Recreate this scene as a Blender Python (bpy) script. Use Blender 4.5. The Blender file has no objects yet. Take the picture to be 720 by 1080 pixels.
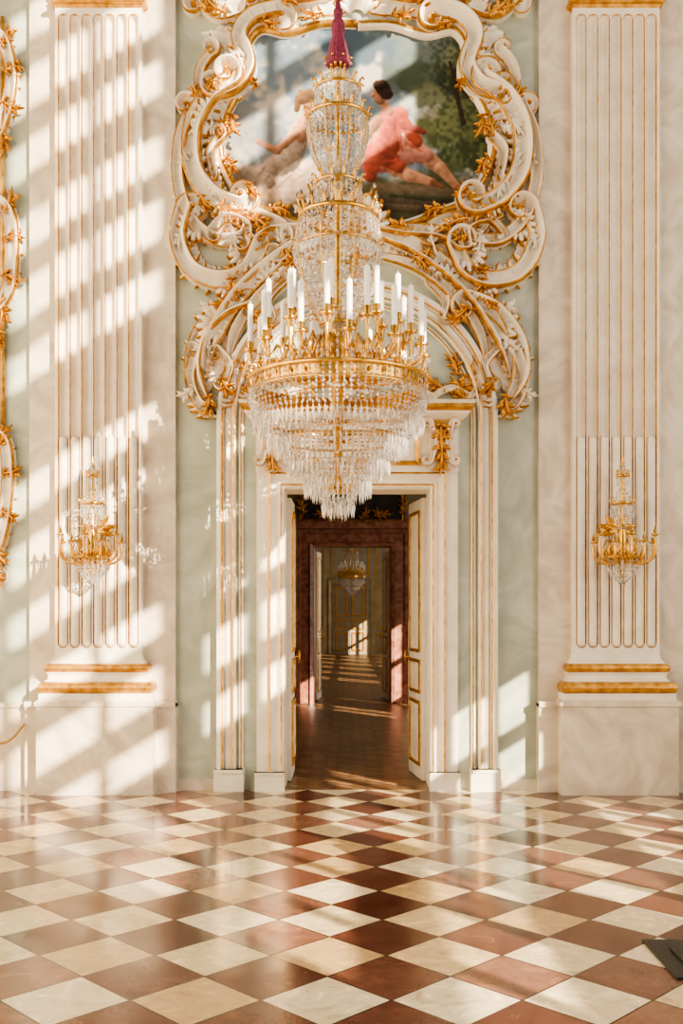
import bpy, math, random
import numpy as np
from mathutils import Vector
random.seed(7); np.random.seed(7)
pi=math.pi; sin=math.sin; cos=math.cos

# ------------------------------------------------------------------ scale
S=115.2; CH=1.64; D=9.2; F=1060.0; CX=-0.091
def X(px): return (px-376.5)/S
def Z(py): return CH+(644-py)/S
def P(a): return (X(a[0]),Z(a[1]))

# ------------------------------------------------------------------ materials
def srgb(r,g,b):
    f=lambda c:(c/255/12.92) if c/255<=0.04045 else ((c/255+0.055)/1.055)**2.4
    return (f(r),f(g),f(b),1)
def mat(name,c1,c2=None,scale=4,rough=.5,metal=0,trans=0,detail=4,bump=0,spec=.5,distort=0.0,lo=.35,hi=.65,ior=1.5,coat=0):
    m=bpy.data.materials.new(name); m.use_nodes=True
    nt=m.node_tree; n=nt.nodes; l=nt.links; b=n['Principled BSDF']
    b.inputs['Base Color'].default_value=c1
    b.inputs['Roughness'].default_value=rough
    b.inputs['Metallic'].default_value=metal
    b.inputs['Transmission Weight'].default_value=trans
    b.inputs['Specular IOR Level'].default_value=spec
    b.inputs['IOR'].default_value=ior
    b.inputs['Coat Weight'].default_value=coat
    tc=n.new('ShaderNodeTexCoord')
    if c2:
        no=n.new('ShaderNodeTexNoise'); no.inputs['Scale'].default_value=scale
        no.inputs['Detail'].default_value=detail; no.inputs['Distortion'].default_value=distort
        l.new(tc.outputs['Object'],no.inputs['Vector'])
        r=n.new('ShaderNodeValToRGB'); r.color_ramp.elements[0].position=lo; r.color_ramp.elements[1].position=hi
        r.color_ramp.elements[0].color=c1; r.color_ramp.elements[1].color=c2
        l.new(no.outputs['Fac'],r.inputs['Fac']); l.new(r.outputs['Color'],b.inputs['Base Color'])
    if bump:
        nb=n.new('ShaderNodeTexNoise'); nb.inputs['Scale'].default_value=scale*6
        l.new(tc.outputs['Object'],nb.inputs['Vector'])
        bp=n.new('ShaderNodeBump'); bp.inputs['Strength'].default_value=bump; bp.inputs['Distance'].default_value=.01
        l.new(nb.outputs['Fac'],bp.inputs['Height']); l.new(bp.outputs['Normal'],b.inputs['Normal'])
    return m
M={}
M['green']=mat('sage_stucco_marble',srgb(158,165,150),srgb(188,192,178),1.8,.42,distort=2,detail=9)
M['cream']=mat('cream_stucco_marble',srgb(194,180,162),srgb(222,210,192),1.7,.36,distort=3,detail=10)
M['white']=mat('white_stucco',srgb(222,212,194),srgb(238,229,213),5,.5,bump=.1)
M['gold']=mat('gilding',srgb(178,124,48),srgb(222,170,84),14,.33,metal=.82,bump=.3)
M['brass']=mat('gilt_bronze',srgb(210,158,70),srgb(238,196,110),20,.2,metal=.95)
M['crystal']=mat('cut_crystal',(.95,.93,.90,1),None,rough=.03,trans=.84,spec=.9,ior=1.55)
M['candle']=mat('candle_wax',srgb(244,240,232),srgb(250,247,240),8,.45)
M['tassel']=mat('magenta_silk',srgb(104,30,58),srgb(140,52,84),60,.6)
M['redmarble']=mat('red_marble',srgb(134,80,64),srgb(182,128,106),7,.3,detail=10,distort=1)
M['darkwood']=mat('dark_panel',srgb(40,34,30),srgb(64,54,46),4,.4)
M['ochre']=mat('ochre_panelling',srgb(146,136,112),srgb(168,158,132),3,.5)
M['black']=mat('black_metal',srgb(26,26,28),srgb(34,34,36),20,.4)
M['shade']=mat('room_wall_paint',srgb(136,122,98),srgb(154,140,114),2,.6)
M['rope']=mat('gold_cord',srgb(200,160,90),srgb(160,120,60),80,.6)
M['stone']=mat('plaster_wall',srgb(216,208,194),srgb(226,220,206),2,.7)

def mathn(nt,op,a,b=None):
    n=nt.nodes.new('ShaderNodeMath'); n.operation=op
    for i,v in enumerate((a,b)):
        if v is None: continue
        if isinstance(v,(int,float)): n.inputs[i].default_value=v
        else: nt.links.new(v,n.inputs[i])
    return n.outputs[0]
def floor_mat():
    m=bpy.data.materials.new('checker_marble_floor'); m.use_nodes=True
    nt=m.node_tree; n=nt.nodes; l=nt.links; b=n['Principled BSDF']
    tc=n.new('ShaderNodeTexCoord'); sp=n.new('ShaderNodeSeparateXYZ'); l.new(tc.outputs['Object'],sp.inputs[0])
    x=mathn(nt,'ADD',sp.outputs[0],.18); y=mathn(nt,'ADD',sp.outputs[1],4.97)
    k=1/(math.sqrt(2)*.389)
    u=mathn(nt,'ADD',mathn(nt,'MULTIPLY',mathn(nt,'ADD',x,y),k),.5)
    v=mathn(nt,'ADD',mathn(nt,'MULTIPLY',mathn(nt,'SUBTRACT',x,y),k),.5)
    iu=mathn(nt,'FLOOR',u); iv=mathn(nt,'FLOOR',v)
    par=mathn(nt,'MODULO',mathn(nt,'ABSOLUTE',mathn(nt,'ADD',iu,iv)),2)
    par=mathn(nt,'GREATER_THAN',par,.5)
    cb=n.new('ShaderNodeCombineXYZ'); l.new(iu,cb.inputs[0]); l.new(iv,cb.inputs[1])
    wn=n.new('ShaderNodeTexWhiteNoise'); l.new(cb.outputs[0],wn.inputs['Vector'])
    def ramp(src,cols):
        r=n.new('ShaderNodeValToRGB'); e=r.color_ramp.elements
        e[0].position=cols[0][0]; e[0].color=cols[0][1]; e[1].position=cols[-1][0]; e[1].color=cols[-1][1]
        for p,c in cols[1:-1]:
            q=e.new(p); q.color=c
        l.new(src,r.inputs['Fac']); return r.outputs['Color']
    cr=ramp(wn.outputs['Value'],[(0,srgb(186,156,112)),(.3,srgb(208,188,148)),(.65,srgb(222,208,180)),(1,srgb(202,178,130))])
    rd=ramp(wn.outputs['Value'],[(0,srgb(78,46,36)),(.4,srgb(96,61,50)),(.8,srgb(112,76,62)),(1,srgb(138,100,82))])
    mx=n.new('ShaderNodeMix'); mx.data_type='RGBA'; l.new(par,mx.inputs[0]); l.new(cr,mx.inputs[6]); l.new(rd,mx.inputs[7])
    off=n.new('ShaderNodeVectorMath'); off.operation='MULTIPLY_ADD'
    l.new(wn.outputs['Color'],off.inputs[0]); off.inputs[1].default_value=(9,9,9); l.new(tc.outputs['Object'],off.inputs[2])
    no=n.new('ShaderNodeTexNoise'); no.inputs['Scale'].default_value=6; no.inputs['Detail'].default_value=12; no.inputs['Distortion'].default_value=1.2; no.inputs['Roughness'].default_value=.75
    l.new(off.outputs[0],no.inputs['Vector'])
    vr=ramp(no.outputs['Fac'],[(.28,(.5,.44,.38,1)),(.43,(.90,.88,.85,1)),(.55,(1.04,1.04,1.04,1)),(.72,(1.8,1.7,1.6,1))])
    m2=n.new('ShaderNodeMix'); m2.data_type='RGBA'; m2.blend_type='MULTIPLY'; m2.inputs[0].default_value=1
    l.new(mx.outputs[2],m2.inputs[6]); l.new(vr,m2.inputs[7])
    fu=mathn(nt,'FRACT',u); fv=mathn(nt,'FRACT',v)
    du=mathn(nt,'ABSOLUTE',mathn(nt,'SUBTRACT',fu,.5)); dv=mathn(nt,'ABSOLUTE',mathn(nt,'SUBTRACT',fv,.5))
    g=mathn(nt,'GREATER_THAN',mathn(nt,'MAXIMUM',du,dv),.487)
    m3=n.new('ShaderNodeMix'); m3.data_type='RGBA'; l.new(g,m3.inputs[0]); l.new(m2.outputs[2],m3.inputs[6]); m3.inputs[7].default_value=srgb(66,48,38)
    l.new(m3.outputs[2],b.inputs['Base Color'])
    n2=n.new('ShaderNodeTexNoise'); n2.inputs['Scale'].default_value=3; n2.inputs['Detail'].default_value=6
    l.new(off.outputs[0],n2.inputs['Vector'])
    ro=n.new('ShaderNodeMapRange'); l.new(n2.outputs['Fac'],ro.inputs[0]); ro.inputs[1].default_value=.3; ro.inputs[2].default_value=.7; ro.inputs[3].default_value=.09; ro.inputs[4].default_value=.24
    l.new(ro.outputs[0],b.inputs['Roughness'])
    bp=n.new('ShaderNodeBump'); bp.inputs['Strength'].default_value=.35; bp.inputs['Distance'].default_value=.004
    hh=mathn(nt,'ADD',mathn(nt,'MULTIPLY',g,-1),mathn(nt,'MULTIPLY',n2.outputs['Fac'],1.2))
    l.new(hh,bp.inputs['Height']); l.new(bp.outputs['Normal'],b.inputs['Normal'])
    return m
def parquet_mat():
    m=bpy.data.materials.new('oak_parquet'); m.use_nodes=True
    nt=m.node_tree; n=nt.nodes; l=nt.links; b=n['Principled BSDF']
    tc=n.new('ShaderNodeTexCoord'); mp=n.new('ShaderNodeMapping'); mp.inputs['Rotation'].default_value=(0,0,pi/4)
    l.new(tc.outputs['Object'],mp.inputs[0])
    br=n.new('ShaderNodeTexBrick'); l.new(mp.outputs[0],br.inputs['Vector'])
    br.inputs['Color1'].default_value=srgb(100,74,50); br.inputs['Color2'].default_value=srgb(152,114,80); br.inputs['Mortar'].default_value=srgb(48,32,22)
    br.inputs['Scale'].default_value=2.4; br.inputs['Mortar Size'].default_value=.022
    l.new(br.outputs['Color'],b.inputs['Base Color']); b.inputs['Roughness'].default_value=.34
    return m
M['floor']=floor_mat(); M['parquet']=parquet_mat()

# ------------------------------------------------------------------ mesh builder
class MB:
    def __init__(s,*mats): s.v=[];s.f=[];s.m=[];s.sm=[];s.mats=list(mats)
    def mi(s,k):
        if k not in s.mats: s.mats.append(k)
        return s.mats.index(k)
    def add(s,vs,fs,mk,smooth=False):
        o=len(s.v); s.v+=[tuple(v) for v in vs]
        ml=mk if isinstance(mk,list) else None
        for i,f in enumerate(fs):
            s.f.append(tuple(a+o for a in f)); s.m.append(s.mi(ml[i] if ml else mk)); s.sm.append(smooth)
    def box(s,x0,x1,y0,y1,z0,z1,mk,bev=0):
        vs=[(x,y,z) for x in (x0,x1) for y in (y0,y1) for z in (z0,z1)]
        s.add(vs,[(0,1,3,2),(4,6,7,5),(0,4,5,1),(2,3,7,6),(0,2,6,4),(1,5,7,3)],mk)
    def build(s,name,parent=None,loc=(0,0,0)):
        me=bpy.data.meshes.new(name); me.from_pydata(s.v,[],s.f)
        for k in s.mats: me.materials.append(M[k])
        me.polygons.foreach_set('material_index',s.m); me.polygons.foreach_set('use_smooth',s.sm)
        me.update()
        o=bpy.data.objects.new(name,me); bpy.context.collection.objects.link(o); o.location=loc
        if parent: o.parent=parent
        return o
def empty(name,loc=(0,0,0)):
    e=bpy.data.objects.new(name,None); e.location=loc; bpy.context.collection.objects.link(e); return e

def tube(mb,pts,r,mk,seg=8):
    pts=[Vector(p) for p in pts]; n=len(pts); rr=r if isinstance(r,(list,tuple)) else [r]*n
    vs=[];fs=[]
    up=None
    for i,p in enumerate(pts):
        t=(pts[min(i+1,n-1)]-pts[max(i-1,0)]).normalized()
        if up is None: up=Vector((0,0,1)) if abs(t.z)<.9 else Vector((1,0,0))
        a=t.cross(up).normalized(); b=a.cross(t).normalized(); up=b
        for k in range(seg):
            q=2*pi*k/seg; vs.append(p+a*cos(q)*rr[i]+b*sin(q)*rr[i])
    for i in range(n-1):
        for k in range(seg):
            k2=(k+1)%seg; fs.append((i*seg+k,(i+1)*seg+k,(i+1)*seg+k2,i*seg+k2))
    fs.append(tuple(range(seg))); fs.append(tuple((n-1)*seg+k for k in reversed(range(seg))))
    mb.add(vs,fs,mk,True)
def lathe(mb,prof,mk,seg=24,c=(0,0,0),flute=0,nf=0):
    vs=[];fs=[];n=len(prof)
    for r,z in prof:
        for k in range(seg):
            a=2*pi*k/seg; q=r*(1+flute*cos(nf*a)); vs.append((c[0]+q*cos(a),c[1]+q*sin(a),c[2]+z))
    for i in range(n-1):
        for k in range(seg):
            k2=(k+1)%seg; fs.append((i*seg+k,i*seg+k2,(i+1)*seg+k2,(i+1)*seg+k))
    mb.add(vs,fs,mk,True)
def ring(mb,r,z,t,mk,seg=40,h=None,c=(0,0)):
    h=h or t
    lathe(mb,[(r-t,z-h*.5),(r+t,z-h),(r+t*1.4,z),(r+t,z+h),(r-t,z+h*.5),(r-t,z-h*.5)],mk,seg,(c[0],c[1],0))
def octa(mb,c,rx,rz,mk='crystal',off=.0,low=None):
    x,y,z=c; lz=low if low else rz
    a=random.random()*pi
    vs=[(x,y,z+rz)]+[(x+rx*cos(a+k*pi/2),y+rx*sin(a+k*pi/2),z) for k in range(4)]+[(x,y,z-lz)]
    mb.add(vs,[(0,1,2),(0,2,3),(0,3,4),(0,4,1),(5,2,1),(5,3,2),(5,4,3),(5,1,4)],mk)
def catmull(p,sub=8,closed=False):
    out=[];n=len(p)
    for i in range(n-1):
        p0=p[max(i-1,0)];p1=p[i];p2=p[i+1];p3=p[min(i+2,n-1)]
        for k in range(sub):
            t=k/sub
            out.append(tuple(.5*((2*p1[j])+(-p0[j]+p2[j])*t+(2*p0[j]-5*p1[j]+4*p2[j]-p3[j])*t*t+(-p0[j]+3*p1[j]-3*p2[j]+p3[j])*t**3) for j in range(len(p1))))
    out.append(tuple(p[-1])); return out
def ribbon(mb,pts,prof,y0=0,ws=None,hs=None,smooth=False):
    n=len(pts); np_=len(prof); vs=[];fs=[];ms=[]
    for i in range(n):
        def tan(a,b):
            dx=b[0]-a[0];dz=b[1]-a[1];q=math.hypot(dx,dz) or 1; return dx/q,dz/q
        ta=tan(pts[i-1],pts[i]) if i>0 else tan(pts[0],pts[1])
        tb=tan(pts[i],pts[i+1]) if i<n-1 else ta
        tx,tz=ta[0]+tb[0],ta[1]+tb[1]; q=math.hypot(tx,tz) or 1; tx/=q;tz/=q
        c=max(.4,tx*ta[0]+tz*ta[1]); w=(ws[i] if ws else 1)/c; h=(hs[i] if hs else 1)
        for o,hh,_ in prof: vs.append((pts[i][0]-tz*o*w,y0-hh*h,pts[i][1]+tx*o*w))
    for i in range(n-1):
        for k in range(np_-1):
            fs.append((i*np_+k,(i+1)*np_+k,(i+1)*np_+k+1,i*np_+k+1)); ms.append(prof[k][2])
    fs.append(tuple(range(np_))); ms.append(prof[1][2]); fs.append(tuple((n-1)*np_+k for k in range(np_))); ms.append(prof[1][2])
    mb.add(vs,fs,ms,smooth)
def sprof(w,h,body='white',edge='gold'):
    L=[(-1,0,body),(-1,.62,edge),(-.9,.80,edge),(-.78,.70,body),(-.5,.42,body),(-.1,.40,body),(.3,.62,body),(.55,.95,body),(.72,1,edge),(.9,.88,edge),(1,.6,body),(1,0,body)]
    return [(a*w,b*h,c) for a,b,c in L]
def curl(p,th,s,R,n=26,turns=1.35):
    out=[];sc=[]
    for i in range(n):
        t=(i+1)/n; r=R*(1-t)**1.0+R*.12; d=turns*2*pi/n
        th+=s*d; p=(p[0]+r*d*cos(th),p[1]+r*d*sin(th)); out.append(p); sc.append(max(.22,1-.85*t))
    return out,sc
def dome(mb,x,z,r,h,y0,mk,seg=10):
    vs=[];fs=[]
    for j in range(4):
        a=j/4*pi/2
        for k in range(seg): vs.append((x+r*cos(a)*cos(2*pi*k/seg),y0-h*sin(a),z+r*cos(a)*sin(2*pi*k/seg)))
    vs.append((x,y0-h,z))
    for j in range(3):
        for k in range(seg): k2=(k+1)%seg; fs.append((j*seg+k,j*seg+k2,(j+1)*seg+k2,(j+1)*seg+k))
    for k in range(seg): fs.append((3*seg+k,3*seg+(k+1)%seg,4*seg))
    mb.add(vs,fs,mk,True)
def scroll(mb,pp,w,h,c0=0,c1=0,R0=11,R1=11,y0=0,sg=1,body='white',edge='gold',conv=P):
    pts=catmull([conv(a) for a in pp],8)
    n=len(pts); ws=[1.0]*n
    if not c1: 
        for i in range(n): ws[i]*=min(1,.25+ (n-1-i)/(n*.3))
    if not c0:
        for i in range(n): ws[i]*=min(1,.25+ i/(n*.3))
    ends=[]
    if c1:
        a=pts[-2];b=pts[-1]; o,s=curl(b,math.atan2(b[1]-a[1],b[0]-a[0]),c1,R1/S); pts=pts+o; ws=ws+s; ends.append(pts[-1])
    if c0:
        a=pts[1];b=pts[0]; o,s=curl(b,math.atan2(b[1]-a[1],b[0]-a[0]),c0,R0/S); pts=o[::-1]+pts; ws=s[::-1]+ws; ends.append(pts[0])
    hs=[.55+.45*q for q in ws]
    if sg<0: pts=[(-a,b) for a,b in pts]
    ribbon(mb,pts,sprof(w/S,h,body,edge),y0,ws,hs,True)
    for e in ends: dome(mb,e[0]*sg,e[1],w/S*.5,h*1.0,y0,edge)
def band(mb,pp,w,h,sg=1,y0=0,rip=3.0):
    """rippled stucco bed behind the scrolls"""
    pts=catmull([P(a) for a in pp],14); n=len(pts)
    ws=[min(1,.3+i/8,.3+(n-1-i)/8)*(1+.16*abs(sin(i/n*pi*n/rip))) for i in range(n)]
    hs=[.75+.5*abs(sin(i/rip*pi/1.0)) for i in range(n)]
    if sg<0: pts=[(-a,b) for a,b in pts]
    W=w/S
    ribbon(mb,pts,[(-W,0,'white'),(-W,.35*h,'gold'),(-.90*W,.6*h,'white'),(-.5*W,.9*h,'white'),(0,.55*h,'white'),(.5*W,.9*h,'white'),(.90*W,.6*h,'gold'),(W,.35*h,'white'),(W,0,'white')],y0,ws,hs,True)
def blade(mb,p,a,L,w,k,h,y0,mk='gold',n=6,lift=.6):
    vs=[];fs=[]; x,z=p; th=a
    for i in range(n+1):
        t=i/n; hw=w*(sin(pi*min(1,t*.86+.1))**.8)*(1-.25*t)+.0008
        nx,nz=-sin(th),cos(th)
        hh=h*(.5+lift*sin(pi*t*.85))
        vs+= [(x+nx*hw,y0-hh*.25,z+nz*hw),(x+nx*hw*.5,y0-hh*.8,z+nz*hw*.5),(x,y0-hh,z),(x-nx*hw*.5,y0-hh*.8,z-nz*hw*.5),(x-nx*hw,y0-hh*.25,z-nz*hw)]
        th+=k/n; x+=L/n*cos(th); z+=L/n*sin(th)
    for i in range(n):
        for j in range(4): q=i*5+j; fs.append((q,q+5,q+6,q+1))
    mb.add(vs,fs,mk,True)
_flip=[1]
def spray(mb,pp,deg,size,n=5,spread=2.0,sg=1,y0=-.03,mk='gold',h=.045,conv=P,k=None):
    p=conv(pp); L=size*1.25/S; _flip[0]*=-1
    K=k if k is not None else _flip[0]*random.uniform(.7,1.3)
    th=math.radians(deg)-K*.4; x,z=p
    def B(x,z,a,l,w,kk,hh):
        if sg<0: blade(mb,(-x,z),pi-a,l,w,-kk,hh,y0,mk)
        else: blade(mb,(x,z),a,l,w,kk,hh,y0,mk)
    B(x,z,th,L,L*.07+.004,K,h*1.15)
    N=n
    for i in range(N):
        t=i/N; 
        ll=L*.36*(.55+.6*sin(pi*(.15+.7*t)))*random.uniform(.85,1.12)
        for s in(1,-1):
            op=1.15-.5*t
            B(x,z,th+s*op,ll*(1.0 if s*K>0 else .8),ll*.24,-s*.9 if i%2 else s*.5,h*(.8+.3*random.random()))
        st=L*.78/N; x+=st*cos(th); z+=st*sin(th); th+=K*.8/N
def comb(mb,pp,side,L,num,sg=1,y0=-.01,mk='white',h=.05,tilt=.5):
    pts=catmull([P(a) for a in pp],10); n=len(pts)
    for i in range(num):
        t=(i+.5)/num; j=min(n-2,int(t*(n-1))); a=pts[j];b=pts[j+1]
        th=math.atan2(b[1]-a[1],b[0]-a[0]); l=L/S*(.35+.65*sin(pi*t)**.7)*random.uniform(.9,1.08)
        an=th+side*(pi/2-tilt); k=side*.9
        w=max(.022,l*.24)
        for mk_,ll,y,hh,ww in (('gold',l*1.08,y0,h*.75,w*1.10),(mk,l*.97,y0-.006,h,w*.90)):
            if sg<0: blade(mb,(-a[0],a[1]),pi-an,ll,ww,-k,hh,y,mk_)
            else: blade(mb,a,an,ll,ww,k,hh,y,mk_)
def fan(mb,pp,d0,d1,r0,r1,lobes,h,sg=1,y0=-.01,body='white',rim='gold',conv=P):
    c=conv(pp); na=lobes*6; nr=6; vs=[];fs=[];ms=[]
    for i in range(nr+1):
        t=i/nr
        for j in range(na+1):
            u=j/na; a=math.radians(d0+(d1-d0)*u); fl=abs(sin(pi*lobes*u))
            r=(r0+(r1*(.82+.18*fl)*(.8+.2*sin(pi*u))-r0)*t)/S
            hh=h*(.25+.75*fl*t)*(1-.35*t*t)+h*.5*sin(pi*t)
            vs.append(((c[0]+r*cos(a))*sg,y0-hh,c[1]+r*sin(a)))
    for i in range(nr):
        for j in range(na):
            q=i*(na+1)+j; fs.append((q,q+1,q+na+2,q+na+1)); ms.append(rim if i==nr-1 or (j%6 in(0,5) and i>3) else body)
    mb.add(vs,fs,ms,True)
def ushape(mb,prof,x0,x1,p):
    vs=[];fs=[];ms=[]
    for o,z,_ in prof: vs+=[(x0-o,0,z),(x0-o,-p-o,z),(x1+o,-p-o,z),(x1+o,0,z)]
    for i in range(len(prof)-1):
        for k in range(3): q=i*4+k; fs.append((q,q+1,q+5,q+4)); ms.append(prof[i][2])
    q=(len(prof)-1)*4; fs.append((q,q+1,q+2,q+3)); ms.append(prof[-1][2]); fs.append((0,3,2,1)); ms.append(prof[0][2])
    mb.add(vs,fs,ms)
def torus_prof(o,z0,z1,r,mk,n=6):
    return [(o+r*sin(pi*i/n),z0+(z1-z0)*(1-cos(pi*i/n))/2,mk) for i in range(n+1)]

# ------------------------------------------------------------------ room shell
TOP=10.0
b=MB('floor'); b.box(-6,5,-14,.0,-.1,0,'floor'); b.build('floor')
b=MB('green')
b.box(-6,-.68,0,.35,0,TOP,'green'); b.box(.68,5,0,.35,0,TOP,'green'); b.box(-.68,.68,0,.35,2.77,TOP,'green'); b.build('wall_back')
b=MB('stone'); b.box(-6.2,-6,-14,.35,0,TOP,'stone'); b.build('wall_left')
wins=[(-6.6,-4.3,.3,3.3),(-8.3,-6.9,4.2,7.9),(-8.3,-5.6,8.6,11.3),(-11.4,-8.55,.5,7.9),(-11.4,-8.55,8.4,12.2),(-8.3,-6.9,.5,3.3)]
b=MB('stone')
ys=sorted(set([-14,.35]+[w[0] for w in wins]+[w[1] for w in wins])); zs=sorted(set([0,13]+[w[2] for w in wins]+[w[3] for w in wins]))
for i in range(len(ys)-1):
    for j in range(len(zs)-1):
        ym=(ys[i]+ys[i+1])/2; zm=(zs[j]+zs[j+1])/2
        if not any(w[0]<ym<w[1] and w[2]<zm<w[3] for w in wins): b.box(5,5.25,ys[i],ys[i+1],zs[j],zs[j+1],'stone')
b.build('wall_right')
for wi,w in enumerate(wins):
    b=MB('white'); ww=w[1]-w[0]; hh=w[3]-w[2]; low=wi in(0,5)
    nv=max(2,round(ww/(.62 if low else .95))); nh=max(2,round(hh/.64))
    for i in range(nv+1):
        y=w[0]+ww*i/nv; t=(.05 if low else .03) if 0<i<nv else .07; b.box(5.08,5.16,y-t,y+t,w[2],w[3],'white')
    for i in range(nh+1):
        z=w[2]+hh*i/nh; t=(.055 if low else .115) if i%3 else .17; b.box(5.07,5.17,w[0],w[1],z-t,z+t,'white')
    b.build('window_%d'%(wi+1))

b=MB('cream')
for sg in (-1,1):
    xa,xb=sorted((sg*1.654,sg*2.98)); b.box(xa,xb,-.06,0,0,TOP,'cream')
    xa,xb=sorted((sg*1.64,sg*3.0)); b.box(xa,xb,-.13,0,0,.80,'cream'); b.box(xa,xb,-.15,0,.77,.82,'cream')
b.build('trim_1')
b=MB('cream'); b.box(-6,-3.0,-.05,0,0,.76,'cream'); b.box(-6,-3.0,-.07,0,.76,.80,'cream')
b.box(3.0,5,-.05,0,0,.76,'cream'); b.box(3.0,5,-.07,0,.76,.80,'cream')
b.box(-1.64,-1.31,-.03,0,0,.10,'cream'); b.box(1.31,1.64,-.03,0,0,.10,'cream'); b.build('baseboard_back')

def pilaster(cx):
    b=MB('white','gold','cream')
    hw=.388; p=.16; z0=1.25; z1=7.08; zj=3.18; n=7; pitch=2*(hw-.02)/n; fw=pitch*.41
    xs=[-hw]; tm=[-1.22,-1.10,-.92,-.8,-.5,0,.5,.8,.92,1.10]
    for i in range(n):
        c=-hw+.02+pitch*(i+.5)
        for t in tm: 
            q=c+t*fw
            if q>xs[-1]+1e-4: xs.append(q)
    xs.append(hw)
    zs_=[z0]; 
    def dense(c,d): return [c+d*fw*k for k in (-1.2,-1.10,-.92,-.75,-.4,0,.4,.75,.92,1.10,1.3)]
    zs_+= dense(z0+.10,1)+[2.0,2.6]+dense(zj,1)+[4,5,6]+dense(z1-.12,1)+[z1]
    zs_=sorted(set(zs_))
    def info(x,z):
        c=-hw+.02; i=min(n-1,max(0,int((x-c)/pitch))); xc=c+pitch*(i+.5); dx=abs(x-xc)
        zb=z0+.10; zt=z1-.12
        dz=(zb-z) if z<zb else ((z-zt) if z>zt else 0)
        t=math.hypot(dx,dz)/fw
        if t>=1: h=0
        else:
            h=-.05*math.sqrt(1-t*t)
            if z<zj+fw:
                dz2=max(0,z-zj); t2=math.hypot(dx,max(dz,dz2))/(fw)
                if t2<.9: h=max(h,-.016+.036*math.sqrt(1-(t2/.9)**2))
        return h,t
    vs=[];fs=[];ms=[]
    for z in zs_:
        for x in xs: vs.append((cx+x,-p-info(x,z)[0],z))
    nx=len(xs)
    for j in range(len(zs_)-1):
        for i in range(nx-1):
            t=info((xs[i]+xs[i+1])/2,(zs_[j]+zs_[j+1])/2)[1]
            fs.append((j*nx+i,j*nx+i+1,(j+1)*nx+i+1,(j+1)*nx+i)); ms.append('gold' if .91<t<1.11 else 'white')
    b.add(vs,fs,ms,False)
    for sx in (-1,1):
        x=cx+sx*hw; b.add([(x,0,z0),(x,-p,z0),(x,-p,z1),(x,0,z1)],[(0,1,2,3)],'white')
    x0,x1=cx-hw,cx+hw
    pr=[(.115,.84,'white'),(.115,.90,'white')]+torus_prof(.09,.905,1.0,.035,'gold')+[(.075,1.005,'white'),(.05,1.03,'white'),(.045,1.06,'white'),(.06,1.085,'white')]+torus_prof(.05,1.09,1.16,.025,'gold')+[(.04,1.165,'white'),(.03,1.18,'white'),(.012,1.2,'white'),(0,1.25,'white')]
    ushape(b,pr,x0,x1,p)
    ushape(b,[(.16,0,'cream'),(.16,.78,'cream'),(.175,.79,'cream'),(.175,.825,'cream'),(.15,.845,'cream')],x0+.03,x1-.03,p-.03)
    ushape(b,[(0,7.06,'gold')]+torus_prof(.01,7.09,7.15,.035,'gold')+[(.01,7.15,'white'),(.02,7.2,'white')],x0,x1,p)
    ushape(b,[(.0,7.2,'white'),(.0,7.9,'white'),(.1,8.0,'gold'),(.14,8.05,'white'),(.14,8.15,'white'),(.05,8.15,'white'),(.05,8.6,'gold'),(.1,8.65,'white'),(.3,9.0,'white'),(.3,9.1,'white')],x0,x1,p)
    for r,zz,nn in ((0,7.2,5),(1,7.45,4)):
        for i in range(nn):
            xx=cx+(i-(nn-1)/2)*.17
            for q in(-.5,-.25,0,.25,.5): blade(b,(xx,zz),pi/2+q*1.3,.26-abs(q)*.15,.035,-q*2,.07,-p,'gold')
    b.build('fluted_pilaster')
pilaster(-2.33); pilaster(2.33)

# ------------------------------------------------------------------ arched surround
b=MB('white','gold')
def arcpath(R,zc,z0,n=40):
    return [(-R,z0)]+[(-R*cos(pi*i/n),zc+R*sin(pi*i/n)) for i in range(n+1)]+[(R,z0)]
zc=3.376
ap=[(-.085,0,'white'),(-.085,.05,'white'),(-.068,.065,'gold'),(-.052,.06,'white'),(-.045,.025,'white'),(.0,.05,'white'),(.02,.025,'white'),(.028,.06,'gold'),(.042,.065,'white'),(.05,.10,'white'),(.085,.09,'white'),(.085,0,'white')]
ribbon(b,arcpath(1.19,zc,.2),ap)
ribbon(b,arcpath(1.06,zc,.2),[(-.02,0,'white'),(-.02,.02,'white'),(-.008,.03,'gold'),(.006,.03,'white'),(.02,.02,'white'),(.02,0,'white')])
for sg in(-1,1):
    xa,xb=sorted((sg*1.03,sg*1.30)); b.box(xa,xb,-.11,0,0,.2,'white'); b.box(xa+.01,xb-.01,-.125,0,.17,.2,'white')
b.build('trim_2')
b=MB('white','gold')
fp=[(-.07,0,'white'),(-.07,.03,'white'),(-.05,.05,'gold'),(-.035,.055,'white'),(.0,.03,'white'),(.04,.06,'white'),(.052,.075,'gold'),(.07,.07,'white'),(.07,0,'white')]
ribbon(b,[(-.735,.16),(-.735,2.83),(.735,2.83),(.735,.16)],fp)
for sg in(-1,1):
    xa,xb=sorted((sg*.805,sg*.915)); b.box(xa,xb,-.05,0,0,2.9,'white')
    xa,xb=sorted((sg*.66,sg*.93)); b.box(xa,xb,-.10,0,0,.17,'white'); b.box(xa,xb,-.112,0,.15,.17,'white')
    xa,xb=sorted((sg*.665,sg*.68)); b.box(xa,xb,0,.4,0,2.75,'white')
b.box(-.68,.68,0,.4,2.75,2.765,'white')
ushape(b,[(0,2.9,'white'),(0,3.32,'white'),(.03,3.34,'gold'),(.03,3.37,'white'),(.09,3.42,'white'),(.10,3.44,'gold'),(.13,3.47,'gold'),(.13,3.50,'white'),(.15,3.53,'white')],-.92,.92,.07)
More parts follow.
